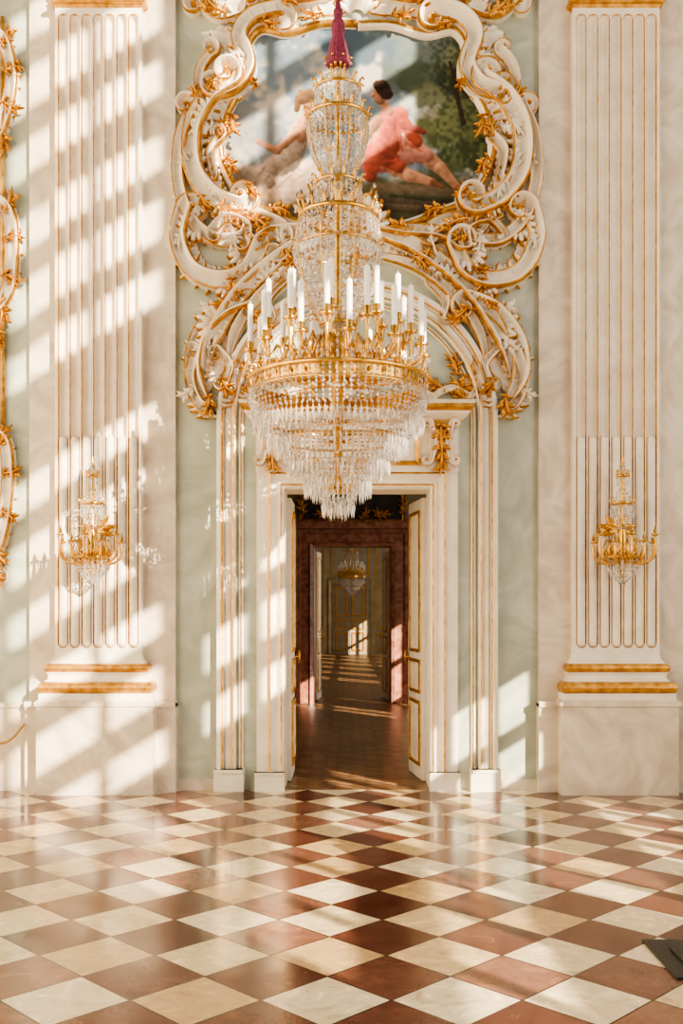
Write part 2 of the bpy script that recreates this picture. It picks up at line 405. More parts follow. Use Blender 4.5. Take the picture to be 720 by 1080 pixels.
ribbon(b,[(-.55,2.98),(-.55,3.26),(.55,3.26),(.55,2.98),(-.55,2.98)],[(-.02,0,'gold'),(-.02,.02,'gold'),(0,.03,'gold'),(.02,.02,'gold'),(.02,0,'gold')],-.07)
for sg in(-1,1):
    b.box(min(sg*.66,sg*.86),max(sg*.66,sg*.86),-.10,-.05,2.93,3.30,'white')
    scroll(b,[(377+76,448),(377+80,470),(377+76,488)],3.5,.05,1,-1,4,4,-.10,sg); scroll(b,[(377+98,448),(377+94,470),(377+98,488)],3.5,.05,-1,1,4,4,-.10,sg)
    spray(b,(377+87,450),-90,26,5,2.6,sg,-.11,k=.3); spray(b,(377+87,474),-90,24,5,2.6,sg,-.11,k=-.3); spray(b,(377+80,452),-60,14,4,2.6,sg,-.11); spray(b,(377+93,452),-120,14,4,2.6,sg,-.11)
    spray(b,(377+112,425),110,26,5,2.2,sg,-.01); spray(b,(377+100,418),20,24,4,2.0,sg,-.01); spray(b,(377+116,400),70,20,4,2,sg,-.01); spray(b,(377+92,410),150,20,4,2,sg,-.01)
    spray(b,(377+60,412),150,26,5,2,sg,-.02); spray(b,(377+30,400),120,30,5,2,sg,-.02); spray(b,(377+104,396),110,22,5,2,sg,-.02)
    scroll(b,[(455,420),(475,410),(495,418),(505,405)],4,.05,1,1,6,5,-.01,sg); scroll(b,[(385,400),(415,395),(440,412),(455,420)],5,.06,1,-1,8,6,-.01,sg)
fan(b,(376.5,405),20,160,6,36,9,.08)
b.build('trim_3')

def leaf(name,hx,hy,ex,ey,L=.66,Hh=2.72):
    b=MB('white','gold'); b.box(0,L,-.022,.022,0.01,Hh,'white')
    for s in(-1,1):
        for z0,z1 in((.15,.75),(.85,1.15),(1.25,2.6)):
            x0,x1=.09,L-.09
            pts=[(x0,z0),(x1,z0),(x1,z1),(x0,z1),(x0,z0)]
            mb=MB(); ribbon(mb,pts,[(-.018,0,'gold'),(-.014,.014,'gold'),(.014,.018,'gold'),(.018,0,'gold')])
            b.add([(v[0],s*(.022-v[1]) ,v[2]) for v in mb.v],mb.f,'gold')
            b.box(x0+.05,x1-.05,min(s*.022,s*.03),max(s*.022,s*.03),z0+.05,z1-.05,'white')
    tube(b,[(L-.05,-.07,1.1),(L-.05,-.07,1.24)],.012,'gold'); tube(b,[(L-.05,.07,1.1),(L-.05,.07,1.24)],.012,'gold')
    tube(b,[(L-.05,-.07,1.17),(L-.05,.07,1.17)],.01,'gold')
    o=b.build(name); o.location=(hx,hy,0); o.rotation_euler=(0,0,math.atan2(ey-hy,ex-hx)); return o
leaf('door_1',.65,.43,.56,1.08); leaf('door_2',-.65,.43,-.65,1.09)

# ------------------------------------------------------------------ painting
def fresco():
    x0,x1,y0,y1=222,531,20,246; W,H=300,220
    xs=np.linspace(x0,x1,W); ys=np.linspace(y0,y1,H); gx,gy=np.meshgrid(xs,ys)
    def noise(n,m,seed):
        r=np.random.RandomState(seed).rand(m,n); 
        u=(gx-x0)/(x1-x0)*(n-1.001); v=(gy-y0)/(y1-y0)*(m-1.001); i=u.astype(int); j=v.astype(int); fu=u-i; fv=v-j
        fu=fu*fu*(3-2*fu); fv=fv*fv*(3-2*fv)
        return (r[j,i]*(1-fu)+r[j,i+1]*fu)*(1-fv)+(r[j+1,i]*(1-fu)+r[j+1,i+1]*fu)*fv
    nz=noise(10,8,1)*.45+noise(22,17,2)*.3+noise(50,38,3)*.25; nf=noise(90,66,5)
    C=np.zeros((H,W,3))+np.array([118,134,148])
    def mixc(m,c):
        nonlocal C; m=np.clip(m,0,1)[...,None]; C=C*(1-m)+np.array(c,float)*m
    def sm(a,b,x): t=np.clip((x-a)/(b-a),0,1); return t*t*(3-2*t)
    mixc(sm(.48,.68,nz),(172,168,162)); mixc(sm(.42,.25,nz)*.6,(96,114,134))
    def blob(cx,cy,rx,ry,c,soft=.4,ang=0,n=.35,a=1):
        t=math.radians(ang); dx=gx-cx; dy=gy-cy; u=(dx*cos(t)+dy*sin(t))/rx; v=(-dx*sin(t)+dy*cos(t))/ry
        r=np.sqrt(u*u+v*v)+(nz-.5)*n*2; mixc(sm(1+soft/2,1-soft/2,r)*a,c)
    blob(250,140,60,30,(140,142,142),.8,0,.9,.7)
    blob(270,215,90,40,(136,120,100)); blob(376,225,170,30,(116,100,78)); blob(460,215,80,32,(84,82,60))
    for q in [(455,62,70,34,(94,106,102)),(490,95,40,44,(70,84,64)),(430,50,34,20,(106,118,118)),(505,140,34,44,(70,84,58)),(470,130,34,26,(106,112,78)),(500,75,22,20,(54,66,50)),(385,55,26,18,(94,110,122)),(360,48,20,16,(88,106,122)),(465,85,26,14,(60,70,54)),(488,165,26,16,(80,90,60)),(440,80,16,10,(82,94,80)),(478,60,14,10,(118,126,106)),(515,110,14,12,(96,106,76)),(455,105,18,9,(116,120,98))]: blob(*q[:4],q[4],.7,0,1.2)
    mixc(sm(.55,.8,nf)*sm(430,470,gx)*sm(190,160,gy)*.5,(126,132,96)); mixc(sm(.5,.3,nf)*sm(430,470,gx)*.4,(46,54,40))
    def cap(a,b,r1,r2,c,dark=.55,o=1):
        ax,ay=a;bx,by=b; dx,dy=bx-ax,by-ay; L=dx*dx+dy*dy+1e-6
        t=np.clip(((gx-ax)*dx+(gy-ay)*dy)/L,0,1); px=ax+t*dx; py=ay+t*dy; r=r1+(r2-r1)*t
        d=np.hypot(gx-px,gy-py)/r+(nf-.5)*.22; m=sm(1.12,.86,d)*o
        lit=np.clip(.5+.5*((px-gx)*.6+(py-gy)*.8)/r,0,1); sh=(dark+(1.12-dark)*lit)[...,None]*(.9+.2*nf[...,None])
        nonlocal C; C=C*(1-m[...,None])+np.clip(np.array(c,float)*sh,0,255)*m[...,None]
    skin=(196,146,116); red=(188,92,74); pink=(206,140,124); pale=(196,176,158)
    cap((474,66),(488,130),1.5,3,(78,68,54)); cap((480,96),(500,70),1.2,2,(78,68,54))
    cap((300,205),(360,215),16,12,(138,122,102)); cap((400,205),(470,212),12,14,(112,98,80)); cap((330,190),(370,200),14,12,(120,110,96))
    cap((262,212),(300,190),12,18,(184,156,138)); cap((296,195),(330,182),18,15,(198,172,152)); cap((268,190),(306,168),9,13,(172,150,136))
    cap((250,178),(282,192),6,9,(178,162,148)); cap((326,180),(352,205),12,6,pale)
    cap((304,166),(318,138),14,11,pale); cap((318,140),(323,128),11,7,skin); cap((312,142),(292,160),5,4,skin); cap((292,160),(272,150),4,3,skin)
    cap((328,140),(345,158),5,4,skin); cap((345,158),(362,150),4,3,skin)
    cap((322,128),(323,118),4,4,skin); cap((324,112),(324,106),7.5,7,skin); cap((320,103),(326,101),8,7,(130,98,66)); cap((314,108),(313,116),4,3,(120,90,60))
    for k in range(7): cap((256+k*12,208-k*3),(280+k*10,176+k*2),1.6,1,(144,116,100),.9,.7)
    # seated man: thigh and shins, then cloak over the lap and shoulder
    cap((404,172),(432,186),9,7,skin); cap((432,186),(456,193),7,4,skin); cap((456,193),(466,198),3.5,2.2,(146,98,72))
    cap((438,158),(464,178),10,7,skin); cap((464,178),(482,198),6.5,4,skin); cap((482,199),(492,202),3.5,2.2,(146,98,72))
    cap((392,172),(428,162),14,14,pink); cap((424,158),(448,164),14,9,pink); cap((396,160),(390,186),11,7,red); cap((400,166),(420,176),9,7,red)
    cap((404,160),(412,128),16,14,red); cap((402,150),(406,132),10,9,skin); cap((412,128),(422,122),11,9,(198,106,86)); cap((420,124),(440,150),8,6,red); cap((424,132),(446,140),5,3,(156,78,66))
    cap((412,128),(396,168),6,8,(200,104,86))
    cap((398,128),(384,146),6,5,skin); cap((384,146),(372,134),5,3.5,skin); cap((371,133),(368,128),3,2.5,skin)
    cap((410,118),(404,110),5,5,skin); cap((401,103),(400,97),7.5,7,(190,138,110)); cap((404,94),(408,100),7.5,6.5,(70,46,34)); cap((398,90),(404,90),5,5,(64,42,30)); cap((393,101),(392,102),2,1.5,skin)
    for a_,b_ in (((414,132),(404,168)),((420,136),(424,160)),((400,172),(424,170)),((396,178),(412,182)),((428,152),(444,160)),((410,140),(398,176))): cap(a_,b_,2.2,1.2,(150,74,62),.9,.6)
    cap((268,206),(285,214),7,6,(170,148,126)); cap((410,206),(500,214),2,4,(80,84,60)); cap((360,215),(440,222),3,5,(104,92,72))
    C*= (.9+.2*nz[...,None]); C=np.clip(C,0,255)/255
    g=C.mean(2,keepdims=True); C=C*.92+g*.08; C=C**1.2
    Ln=np.where(C<=.04045,C/12.92,((C+.055)/1.055)**2.4)
    poly=FR+[(753-a,b_) for a,b_ in FR[::-1]]
    vs=[(X(a),-.012,Z(c)) for c in ys for a in xs]
    def inside(px,py):
        c=False;n=len(poly)
        for i in range(n):
            xa,ya=poly[i];xb,yb=poly[i-1]
            if (ya>py)!=(yb>py) and px<(xb-xa)*(py-ya)/(yb-ya)+xa: c=not c
        return c
    fs=[]
    for j in range(H-1):
        for i in range(W-1):
            if inside(xs[i]+.5,ys[j]+.5): q=j*W+i; fs.append((q,q+W,q+W+1,q+1))
    me=bpy.data.meshes.new('painting'); me.from_pydata(vs,[],fs)
    ca=me.color_attributes.new('paint','FLOAT_COLOR','POINT')
    ca.data.foreach_set('color',np.concatenate([Ln.reshape(-1,3),np.ones((W*H,1))],1).ravel())
    m=bpy.data.materials.new('fresco_paint'); m.use_nodes=True; n=m.node_tree.nodes
    at=n.new('ShaderNodeAttribute'); at.attribute_name='paint'; m.node_tree.links.new(at.outputs['Color'],n['Principled BSDF'].inputs['Base Color']); n['Principled BSDF'].inputs['Roughness'].default_value=.7
    n['Principled BSDF'].inputs['Specular IOR Level'].default_value=.2
    me.materials.append(m)
    o=bpy.data.objects.new('pastoral_fresco_painting',me); bpy.context.collection.objects.link(o)
FR=[(376,28),(340,28),(305,38),(276,34),(262,52),(266,82),(250,104),(238,130),(234,165),(246,195),(262,214),(290,226),(330,240),(376,243)]
FR=catmull(FR,6)[:-1]
fresco()

# ------------------------------------------------------------------ rocaille cartouche
cart=empty('rocaille_cartouche')
b=MB('white','gold')
for sg in(1,-1):
    e=[(X(a)*sg,Z(c)) for a,c in FR+[(376.5,243)]]
    ribbon(b,e,[(-.05,0,'white'),(-.045,.05,'white'),(-.018,.075,'gold'),(.0,.08,'gold'),(.022,.06,'gold'),(.03,.03,'white'),(.04,.0,'white')],0,smooth=True)
    S_=lambda p_,w_,h_,*a,**k: scroll(b,p_,w_*1.2,h_*1.25,*a,sg=sg,**k)
    C1=[(296,16),(268,24),(254,44),(262,74),(250,96),(230,104)]
    C2=[(246,92),(220,112),(205,145),(207,185),(226,212),(250,224)]
    C3=[(205,118),(192,150),(190,195),(203,235),(228,256),(252,256)]
    C4=[(197,222),(190,255),(204,288),(234,300),(262,290),(276,262)]
    C5=[(214,402),(226,360),(256,312),(300,274),(340,254),(376,248)]
    C6=[(240,392),(250,350),(280,310),(320,282),(376,268)]
    C7=[(262,318),(232,332),(210,362),(206,398),(222,430)]
    C8=[(212,2),(232,18),(262,10),(292,2),(330,0),(376,-6)]
    band(b,[(238,30),(236,62),(248,88),(222,118),(216,160),(222,200),(242,228),(262,246)],15,.07,sg)
    band(b,[(200,140),(198,190),(206,235),(200,262),(214,286),(240,292)],9,.06,sg)
    band(b,[(222,405),(236,352),(266,312),(306,280),(344,262),(376,258)],12,.06,sg)
    band(b,[(248,326),(224,346),(212,380),(218,415)],13,.06,sg); band(b,[(232,14),(270,14),(320,8),(376,4)],12,.06,sg)
    band(b,[(244,262),(262,280),(258,306),(246,322)],10,.06,sg); band(b,[(262,232),(290,246),(330,248),(376,245)],10,.06,sg)
    S_(C1,8,.15,-1,-1,R0=9,R1=9); S_(C2,9,.17,1,1,R0=10,R1=12); S_(C3,6,.12,1,1,R0=8,R1=13)
    S_(C4,8,.16,-1,1,R0=9,R1=10); S_(C5,8,.15,0,0); S_(C6,5,.11,0,0); S_(C7,8,.14,-1,0,R0=9); S_(C8,7,.11,1,0,R0=8)
    S_([(252,232),(284,236),(304,250),(300,272)],6,.13,0,-1,R1=8)
    S_([(210,375),(202,400),(210,425),(226,438)],5,.12,1,0,R0=6)
    S_([(270,262),(290,250),(330,246),(376,236)],6,.14,-1,0,R0=9)
    S_([(228,60),(215,75),(212,95),(222,110)],5,.12,1,1,R0=6,R1=6)
    S_([(224,250),(240,236),(262,244),(262,262)],4,.15,1,-1,R0=5,R1=6)
    S_([(300,300),(284,318),(288,336)],4,.1,1,-1,R0=5,R1=5)
    S_([(232,372),(244,388),(238,408)],4,.12,1,-1,R0=5,R1=5)
    S_([(236,150),(224,165),(228,190)],4,.14,1,-1,R0=5,R1=5)
    comb(b,C2,1,20,12,sg,y0=-.04,h=.08); comb(b,C3,-1,11,18,sg,h=.07); comb(b,C4,-1,14,14,sg,h=.08); comb(b,C4,1,18,10,sg,y0=-.03,h=.08)
    comb(b,C7,-1,14,12,sg,h=.08); comb(b,C5,-1,13,22,sg,y0=-.04,h=.07); comb(b,C5,1,12,22,sg,h=.07); comb(b,C1,-1,16,12,sg,y0=-.04,h=.07); comb(b,[(248,48),(236,70),(240,92)],-1,16,7,sg,h=.07)
    comb(b,[(216,398),(214,420),(224,440)],-1,18,8,sg,h=.08); comb(b,[(232,400),(230,420),(222,440)],1,16,7,sg,h=.08); comb(b,C8,1,14,16,sg,h=.07)
    for q in [((228,128),100,250,8,32,7,.11),((210,240),150,290,6,24,6,.11),((236,345),110,260,8,32,7,.11),((252,20),40,160,6,24,6,.09),((290,300),80,200,6,24,5,.09),((262,270),180,300,6,26,5,.12),((240,215),200,320,5,24,6,.12),((245,300),190,320,5,24,6,.11)]:
        fan(b,*q[:1],q[1],q[2],q[3],q[4],q[5],q[6],sg,y0=-.03)
    for q in [((240,22),150,26),((262,12),60,20),((300,12),20,22),((232,90),230,20),((214,112),120,16),
              ((246,128),-80,22),((240,172),-70,20),((232,222),-20,26),((262,236),-20,24),((245,298),-60,20),
              ((272,258),40,22),((300,264),-60,20),((244,318),-150,20),((262,328),-40,24),((222,420),-100,22),((236,402),-60,20),
              ((322,250),15,24),((262,200),-50,18),((286,226),-10,20),((236,150),90,16),((340,22),185,20),((318,276),-140,20),((256,285),200,16),((278,30),-20,16),((264,90),-60,14),((214,212),-60,18),((222,20),100,16)]:
        spray(b,q[0],q[1],q[2],5,1.9,sg,y0=-.12)
    for q in [((226,140),190,22),((214,225),210,20),((232,332),170,20),((300,262),100,18),((250,250),-90,20),((206,410),220,18),((210,180),80,18),((222,196),-60,18),((282,292),30,20),((222,358),230,20),((200,165),250,16),((256,62),200,18),((198,250),240,18)]:
        spray(b,q[0],q[1],q[2],5,2.2,sg,y0=-.10,mk='white')
fan(b,(376.5,252),10,170,10,48,9,.14); fan(b,(376.5,20),20,160,8,34,7,.08)
spray(b,(376.5,262),-90,34,7,3.0); 
b.build('stucco_ornament',cart)

b=MB('white','gold')
tube(b,[(X(4),-.03,Z(20)),(X(4),-.03,Z(470))],.02,'gold')
tube(b,[(X(-4),-.02,Z(20)),(X(-4),-.02,Z(470))],.015,'white')
A1=[(-14,30),(8,50),(14,90),(6,130),(-8,160)]; A2=[(-14,205),(10,225),(15,265),(10,310),(-10,335)]; A3=[(-12,450),(8,470),(10,520),(2,570),(-14,600)]
scroll(b,A1,7,.1,1,-1); scroll(b,A2,8,.1,1,-1); scroll(b,A3,7,.1,1,1)
for A in(A1,A2,A3): comb(b,A,1,10,12,h=.06)
for q in [((4,50),60,20),((8,80),20,18),((6,110),-30,20),((2,140),-80,24),((6,225),60,22),((8,255),10,18),((8,290),-30,20),((2,320),-80,24),((2,350),-90,20),((4,470),70,20),((6,500),10,18),((4,540),-30,18),((0,575),-70,22),((0,600),-100,20)]: spray(b,q[0],q[1],q[2],5,2,1,-.05)
b.build('panel_frame_ornament')

# ------------------------------------------------------------------ crystal helpers
def profpts(prof,zf,step):
    pts=catmull([(r,zf(py)) for r,py in prof],10); out=[pts[0]]; acc=0
    for a,b_ in zip(pts,pts[1:]):
        acc+=math.hypot(b_[0]-a[0],b_[1]-a[1])
        if acc>=step: out.append(b_); acc=0
    return out
def strings(mb,prof,zf,n,bead,ph=0,half=False):
    pts=profpts(prof,zf,bead*2.2)
    for k in range(n):
        a=(pi+pi*(k+.5)/n) if half else 2*pi*(k+ph)/n
        for r,z in pts: octa(mb,(r*cos(a),r*sin(a),z),bead,bead*1.15)
def prisms(mb,r,z,n,L,w,ph=0,half=False):
    for k in range(n):
        a=(pi+pi*(k+.5)/n) if half else 2*pi*(k+ph)/n
        l=L*random.uniform(.96,1.04); rx=r+random.uniform(-.004,.004)
        octa(mb,(rx*cos(a),rx*sin(a),z),w*.8,w)
        octa(mb,(rx*cos(a),rx*sin(a),z-w-l*.3),w,l*.3,low=l*.7)
def garland(mb,r,z,n,sag,bead,m=7):
    for k in range(n):
        for i in range(m):
            t=i/m; a=2*pi*(k+t)/n; zz=z-sag*4*t*(1-t); octa(mb,(r*cos(a),r*sin(a),zz),bead,bead)

def chandelier(name,loc,sc,zf,full=True):
    E=empty(name,loc); g=MB('brass'); c=MB('crystal'); w=MB('candle'); z=lambda py: zf(py)
    lathe(g,[(.012,z(60)),(.03,z(72)),(.02,z(90)),(.035,z(120)),(.02,z(135)),(.035,z(190)),(.06,z(198)),(.025,z(206)),(.04,z(225)),(.03,z(330)),(.08,z(345)),(.10,z(355)),(.06,z(368)),(.12,z(378)),(.13,z(388)),(.05,z(396)),(.025,z(520)),(.0,z(522))],'brass',16)
    for r,py,t in [(.165,95,.009),(.225,125,.013),(.17,195,.011),(.285,230,.015),(.31,262,.010),(.13,343,.013),(.66,402,.016),(.65,416,.012),(.56,445,.010),(.42,466,.010),(.27,489,.010),(.14,515,.009)]:
        ring(g,r,z(py),t,'brass',48)
    lathe(g,[(.655,z(402)),(.65,z(416))],'brass',48)
    for k in range(36):
        a=2*pi*k/36; octa(g,(.672*cos(a),.672*sin(a),z(409)),.014,.03,'brass')
    for r,py in [(.66,402),(.56,445),(.42,466),(.27,489),(.14,515),(.285,230),(.225,125)]:
        for k in range(8): a=2*pi*k/8; tube(g,[(0,0,z(py)),(r*cos(a),r*sin(a),z(py))],.006,'brass',5)
    def spikes(r,py,n,L,out):
        for k in range(n):
            a=2*pi*(k+.5)/n; pts=[(r+out*t*t,z(py)+L*(t-.35*t**3)) for t in (0,.3,.6,.85,1)]
            pts.append((r+out*1.25,z(py)+L*.5))
            tube(g,[(q*cos(a),q*sin(a),zz) for q,zz in pts],[.009,.013,.011,.008,.007,.009],'brass',5)
    spikes(.05,72,8,.10,.05); spikes(.165,95,12,.11,.03); spikes(.225,125,14,.10,.03); spikes(.17,195,12,.10,.03); spikes(.285,230,18,.13,.04); spikes(.31,262,12,.05,.04); spikes(.13,343,10,.10,.08); spikes(.66,402,32,.08,.03)
    for k in range(8):
        a=2*pi*(k+.5)/8
        for pr in ([(.287,230),(.325,250),(.315,275),(.245,315),(.13,343)],[(.228,125),(.228,145),(.18,170),(.10,190)]):
            pts=catmull([(r,z(py)) for r,py in pr],4); tube(g,[(q*cos(a),q*sin(a),zz) for q,zz in pts],.006,'brass',5)
    strings(c,[(.03,74),(.11,84),(.165,95)],z,20,.012); strings(c,[(.165,97),(.13,110),(.06,122)],z,24,.012)
    prisms(c,.17,z(98),30,.09,.010)
    strings(c,[(.05,112),(.15,118),(.225,125)],z,24,.012)
    strings(c,[(.225,127),(.225,145),(.18,168),(.10,190)],z,34,.013); prisms(c,.23,z(130),38,.13,.011); prisms(c,.20,z(152),30,.12,.011); prisms(c,.13,z(172),20,.10,.011)
    strings(c,[(.05,180),(.12,188),(.17,195)],z,20,.012); prisms(c,.175,z(198),26,.10,.012)
    strings(c,[(.14,200),(.18,215),(.285,230)],z,28,.012)
    strings(c,[(.285,232),(.32,250),(.31,275),(.24,315),(.12,345)],z,38,.014); prisms(c,.30,z(236),42,.11,.012); prisms(c,.32,z(264),42,.10,.012)
    strings(c,[(.24,240),(.25,270),(.18,315),(.08,340)],z,18,.015)
    garland(c,.34,z(262),12,.08,.011)
    for k in range(10):
        a=2*pi*(k+.3)/10
        tube(g,[((.1+q)*cos(a),(.1+q)*sin(a),zz) for q,zz in [(0,z(225)),(.1,z(232)),(.19,z(222)),(.22,z(208)),(.18,z(204)),(.17,z(212))]],.009,'brass',5)
        octa(c,((.32)*cos(a),.32*sin(a),z(222)),.018,.03,low=.05); octa(c,((.30)*cos(a),.30*sin(a),z(203)),.016,.02)
    arms=[(12,.66,372,0),(12,.55,352,.5),(6,.36,338,.25)]
    for n,R,py,ph in arms:
        for k in range(n):
            a=2*pi*(k+ph)/n+.13; zt=z(py)
            pr=catmull([(.08,z(385)),(.22*R/.6,z(400)),(R*.72,z(396)),(R*.97,z(388)),(R,zt-.03)] if R>.5 else [(.06,z(375)),(.2,z(388)),(R,z(370)),(R,zt)],5)
            tube(g,[(q*cos(a),q*sin(a),zz) for q,zz in pr],.013,'brass',6)
            tube(g,[(q*cos(a),q*sin(a),zz) for q,zz in [(R*.7,z(396)),(R*.78,z(380)),(R*.7,z(366)),(R*.60,z(374)),(R*.66,z(384))]],[.012,.015,.013,.010,.013],'brass',5)
            tube(g,[(q*cos(a),q*sin(a),zz) for q,zz in [(R*.4,z(398)),(R*.46,z(378)),(R*.38,z(360)),(R*.30,z(368)),(R*.36,z(378))]],[.012,.015,.013,.010,.013],'brass',5)
            cx_,cy_=R*cos(a),R*sin(a)
            lathe(g,[(.008,zt-.08),(.022,zt-.06),(.014,zt-.04),(.045,zt-.016),(.055,zt),(.03,zt+.002),(.022,zt+.012),(.028,zt+.055),(.022,zt+.06)],'brass',10,(cx_,cy_,0))
            lathe(w,[(.021,zt+.03),(.021,zt+.335),(.012,zt+.345),(.002,zt+.348),(.0015,zt+.365)],'candle',12,(cx_,cy_,0))
            for j in range(6):
                aj=2*pi*j/6; octa(c,(cx_+.045*cos(aj),cy_+.045*sin(aj),zt-.03),.008,.015,low=.04)
            for j in range(5): octa(c,(cx_*(.98),cy_*.98,zt-.09-j*.022),.009,.010)
    garland(c,.62,z(392),12,.10,.012,9); garland(c,.45,z(384),10,.10,.012,8); garland(c,.66,z(384),12,.07,.012,10)
    strings(c,[(.10,348),(.3,372),(.5,392),(.645,402)],z,28,.013)
    strings(c,[(.66,405),(.665,422),(.645,442)],z,84,.012)
    garland(c,.675,z(418),18,.07,.012,9)
    prisms(c,.645,z(441),96,.115,.0125); prisms(c,.60,z(446),80,.12,.0125,.5)
    strings(c,[(.56,445),(.56,455),(.53,464)],z,72,.012); prisms(c,.53,z(463),78,.115,.0125); prisms(c,.47,z(468),66,.12,.0125)
    strings(c,[(.42,466),(.42,476),(.39,486)],z,58,.012); prisms(c,.39,z(485),60,.12,.0125); prisms(c,.33,z(490),48,.12,.0125,.5)
    strings(c,[(.27,489),(.27,498),(.24,508)],z,40,.012); prisms(c,.25,z(507),44,.13,.012); prisms(c,.19,z(510),30,.14,.012,.5)
    strings(c,[(.14,515),(.14,522),(.12,530)],z,24,.011); prisms(c,.12,z(528),22,.12,.012); prisms(c,.06,z(530),12,.13,.012); octa(c,(0,0,z(535)),.03,.05,low=.09)
    g.build('gilt_frame',E); c.build('crystal_drops',E); w.build('candles',E)
    t=MB('tassel')
    lathe(t,[(.012,z(-900)),(.012,z(-5)),(.02,z(8)),(.035,z(11)),(.035,z(16)),(.028,z(19)),(.045,z(24)),(.05,z(32)),(.04,z(38)),(.055,z(44)),(.09,z(66)),(.085,z(69)),(.0,z(69))],'tassel',60,flute=.06,nf=15)
    t.build('rope_tassel',E)
    E.scale=(sc,sc,sc)
    return E
SC=139.5
chandelier('crystal_chandelier',(-.16,-1.6,0),1,lambda py: CH+(644-py)/SC)
far=chandelier('crystal_chandelier',(.03,18.0,0),.55,lambda py: 2.05/.55+ (548-py)/150)

# ------------------------------------------------------------------ sconces
def sconce(cx):
    E=empty('candle_sconce',(cx,-.36,0)); g=MB('brass'); c=MB('crystal')
    z=lambda py: CH+(644-py)/119.0
    lathe(g,[(.004,z(482)),(.016,z(490)),(.008,z(500)),(.022,z(520)),(.010,z(530)),(.02,z(555)),(.045,z(568)),(.055,z(580)),(.02,z(590)),(.012,z(606)),(0,z(610))],'brass',12)
    tube(g,[(0,0,z(578)),(0,.10,z(585)),(0,.19,z(575))],.018,'brass')
    for q in range(7): 
        blade(g,(0,z(560)),pi/2+(q-3)*.45,.18,.035,(q-3)*.3,.03,.19,'brass')
        blade(g,(0,z(575)),-pi/2+(q-3)*.35,.16,.035,0,.03,.19,'brass')
    for r,py in [(.05,503),(.10,532),(.07,556),(.15,588)]: ring(g,r,z(py),.009,'brass',24)
    for r,py in [(.05,503),(.10,532),(.15,588)]:
        for k in range(8):
            a=pi/4*k+.4; tube(g,[(0,0,z(py)),(r*cos(a),r*sin(a),z(py)),(r*1.15*cos(a),r*1.15*sin(a),z(py)+.03),(r*1.05*cos(a),r*1.05*sin(a),z(py)+.05)],.006,'brass',5)
    strings(c,[(.01,490),(.05,503)],z,10,.010); prisms(c,.05,z(505),12,.07,.009)
    strings(c,[(.01,515),(.10,532)],z,12,.010); strings(c,[(.10,533),(.09,545),(.03,560)],z,16,.010); prisms(c,.105,z(535),18,.09,.009)
    strings(c,[(.15,589),(.11,604),(.02,616)],z,20,.010); prisms(c,.15,z(590),24,.08,.009)
    for k in range(7):
        a=-pi/2+(k-3)*.50; R=.285 if k%2 else .26; zt=z(572-(k%2)*7)
        pr=catmull([(.03,z(580)),(.10,z(594)),(.2,z(594)),(R,z(586)),(R,zt)],5)
        tube(g,[(q*cos(a),q*sin(a),zz) for q,zz in pr],.012,'brass',6)
        tube(g,[(q*cos(a),q*sin(a),zz) for q,zz in [(.14,z(592)),(.18,z(580)),(.14,z(570)),(.10,z(576)),(.13,z(582))]],[.008,.012,.01,.008,.011],'brass',5)
        x,y=R*cos(a),R*sin(a)
        lathe(g,[(.004,zt-.03),(.014,zt-.02),(.036,zt-.006),(.038,zt),(.014,zt+.004),(.018,zt+.035),(.010,zt+.04),(.005,zt+.07),(0,zt+.08)],'brass',10,(x,y,0))
        for j in range(5): octa(c,(x+.03*cos(j*1.25),y+.03*sin(j*1.25),zt-.022),.007,.008,low=.035)
        octa(c,(x,y,zt-.07),.011,.012,low=.035)
    g.build('gilt_arms',E); c.build('crystal_drops',E)
sconce(-2.33); sconce(2.33)

# ------------------------------------------------------------------ rooms beyond
b=MB('parquet'); b.box(-4,4,0,28.8,-.1,0,'parquet'); b.build('floor_parquet')
b=MB('shade'); 
def wallopen(b,y0,y1,hw,zt,mk,H=5): b.box(-4,-hw,y0,y1,0,H,mk); b.box(hw,4,y0,y1,0,H,mk); b.box(-hw,hw,y0,y1,zt,H,mk)
wallopen(b,8.6,9.1,.70,2.78,'shade'); b.build('wall_middle')
b=MB('ochre'); b.box(-4,4,28.6,28.8,0,5,'ochre'); b.build('wall_far')
b=MB('stone'); b.box(-4.2,4.2,.36,28.9,5,5.2,'stone'); b.build('ceiling')
b=MB('shade'); b.box(-4.2,-4,.36,28.8,0,5,'shade'); b.build('wall_left_suite')
b=MB('shade'); y=.36
while y<28.6:
    ye=min(y+2.4,28.8); top=3.4 if y<22 else .62
    b.box(4,4.2,y,min(y+1.3,28.8),0,5,'shade'); b.box(4,4.2,y+1.3,ye,0,.6,'shade'); b.box(4,4.2,y+1.3,ye,top,5,'shade')
    if y<22:
        b.box(4.05,4.12,y+1.80,y+1.90,.6,3.4,'white')
        for k in range(1,4): b.box(4.05,4.12,y+1.3,y+2.4,.6+k*.7-.04,.6+k*.7+.04,'white')
    y+=2.4
b.build('wall_right_suite')
b=MB('redmarble','gold','darkwood','white')
ribbon(b,[(-.845,0),(-.845,2.93),(.845,2.93),(.845,0)],[(-.155,0,'redmarble'),(-.155,.08,'redmarble'),(-.10,.10,'redmarble'),(-.08,.06,'redmarble'),(.06,.05,'redmarble'),(.08,.09,'redmarble'),(.145,.09,'redmarble'),(.145,0,'redmarble')],8.6)
for sg in(-1,1):
    xa,xb=sorted((sg*.675,sg*.70)); b.box(xa,xb,8.6,9.1,0,2.78,'redmarble')
b.box(-1.08,1.08,8.42,8.6,3.08,3.2,'redmarble')
b.box(-.85,.85,8.55,8.6,3.25,4.5,'darkwood')
ribbon(b,[(-.9,3.22),(-.9,4.6),(.9,4.6),(.9,3.22),(-.9,3.22)],sprof(.04,.08,'gold','gold'),8.6)
cv=lambda a:a
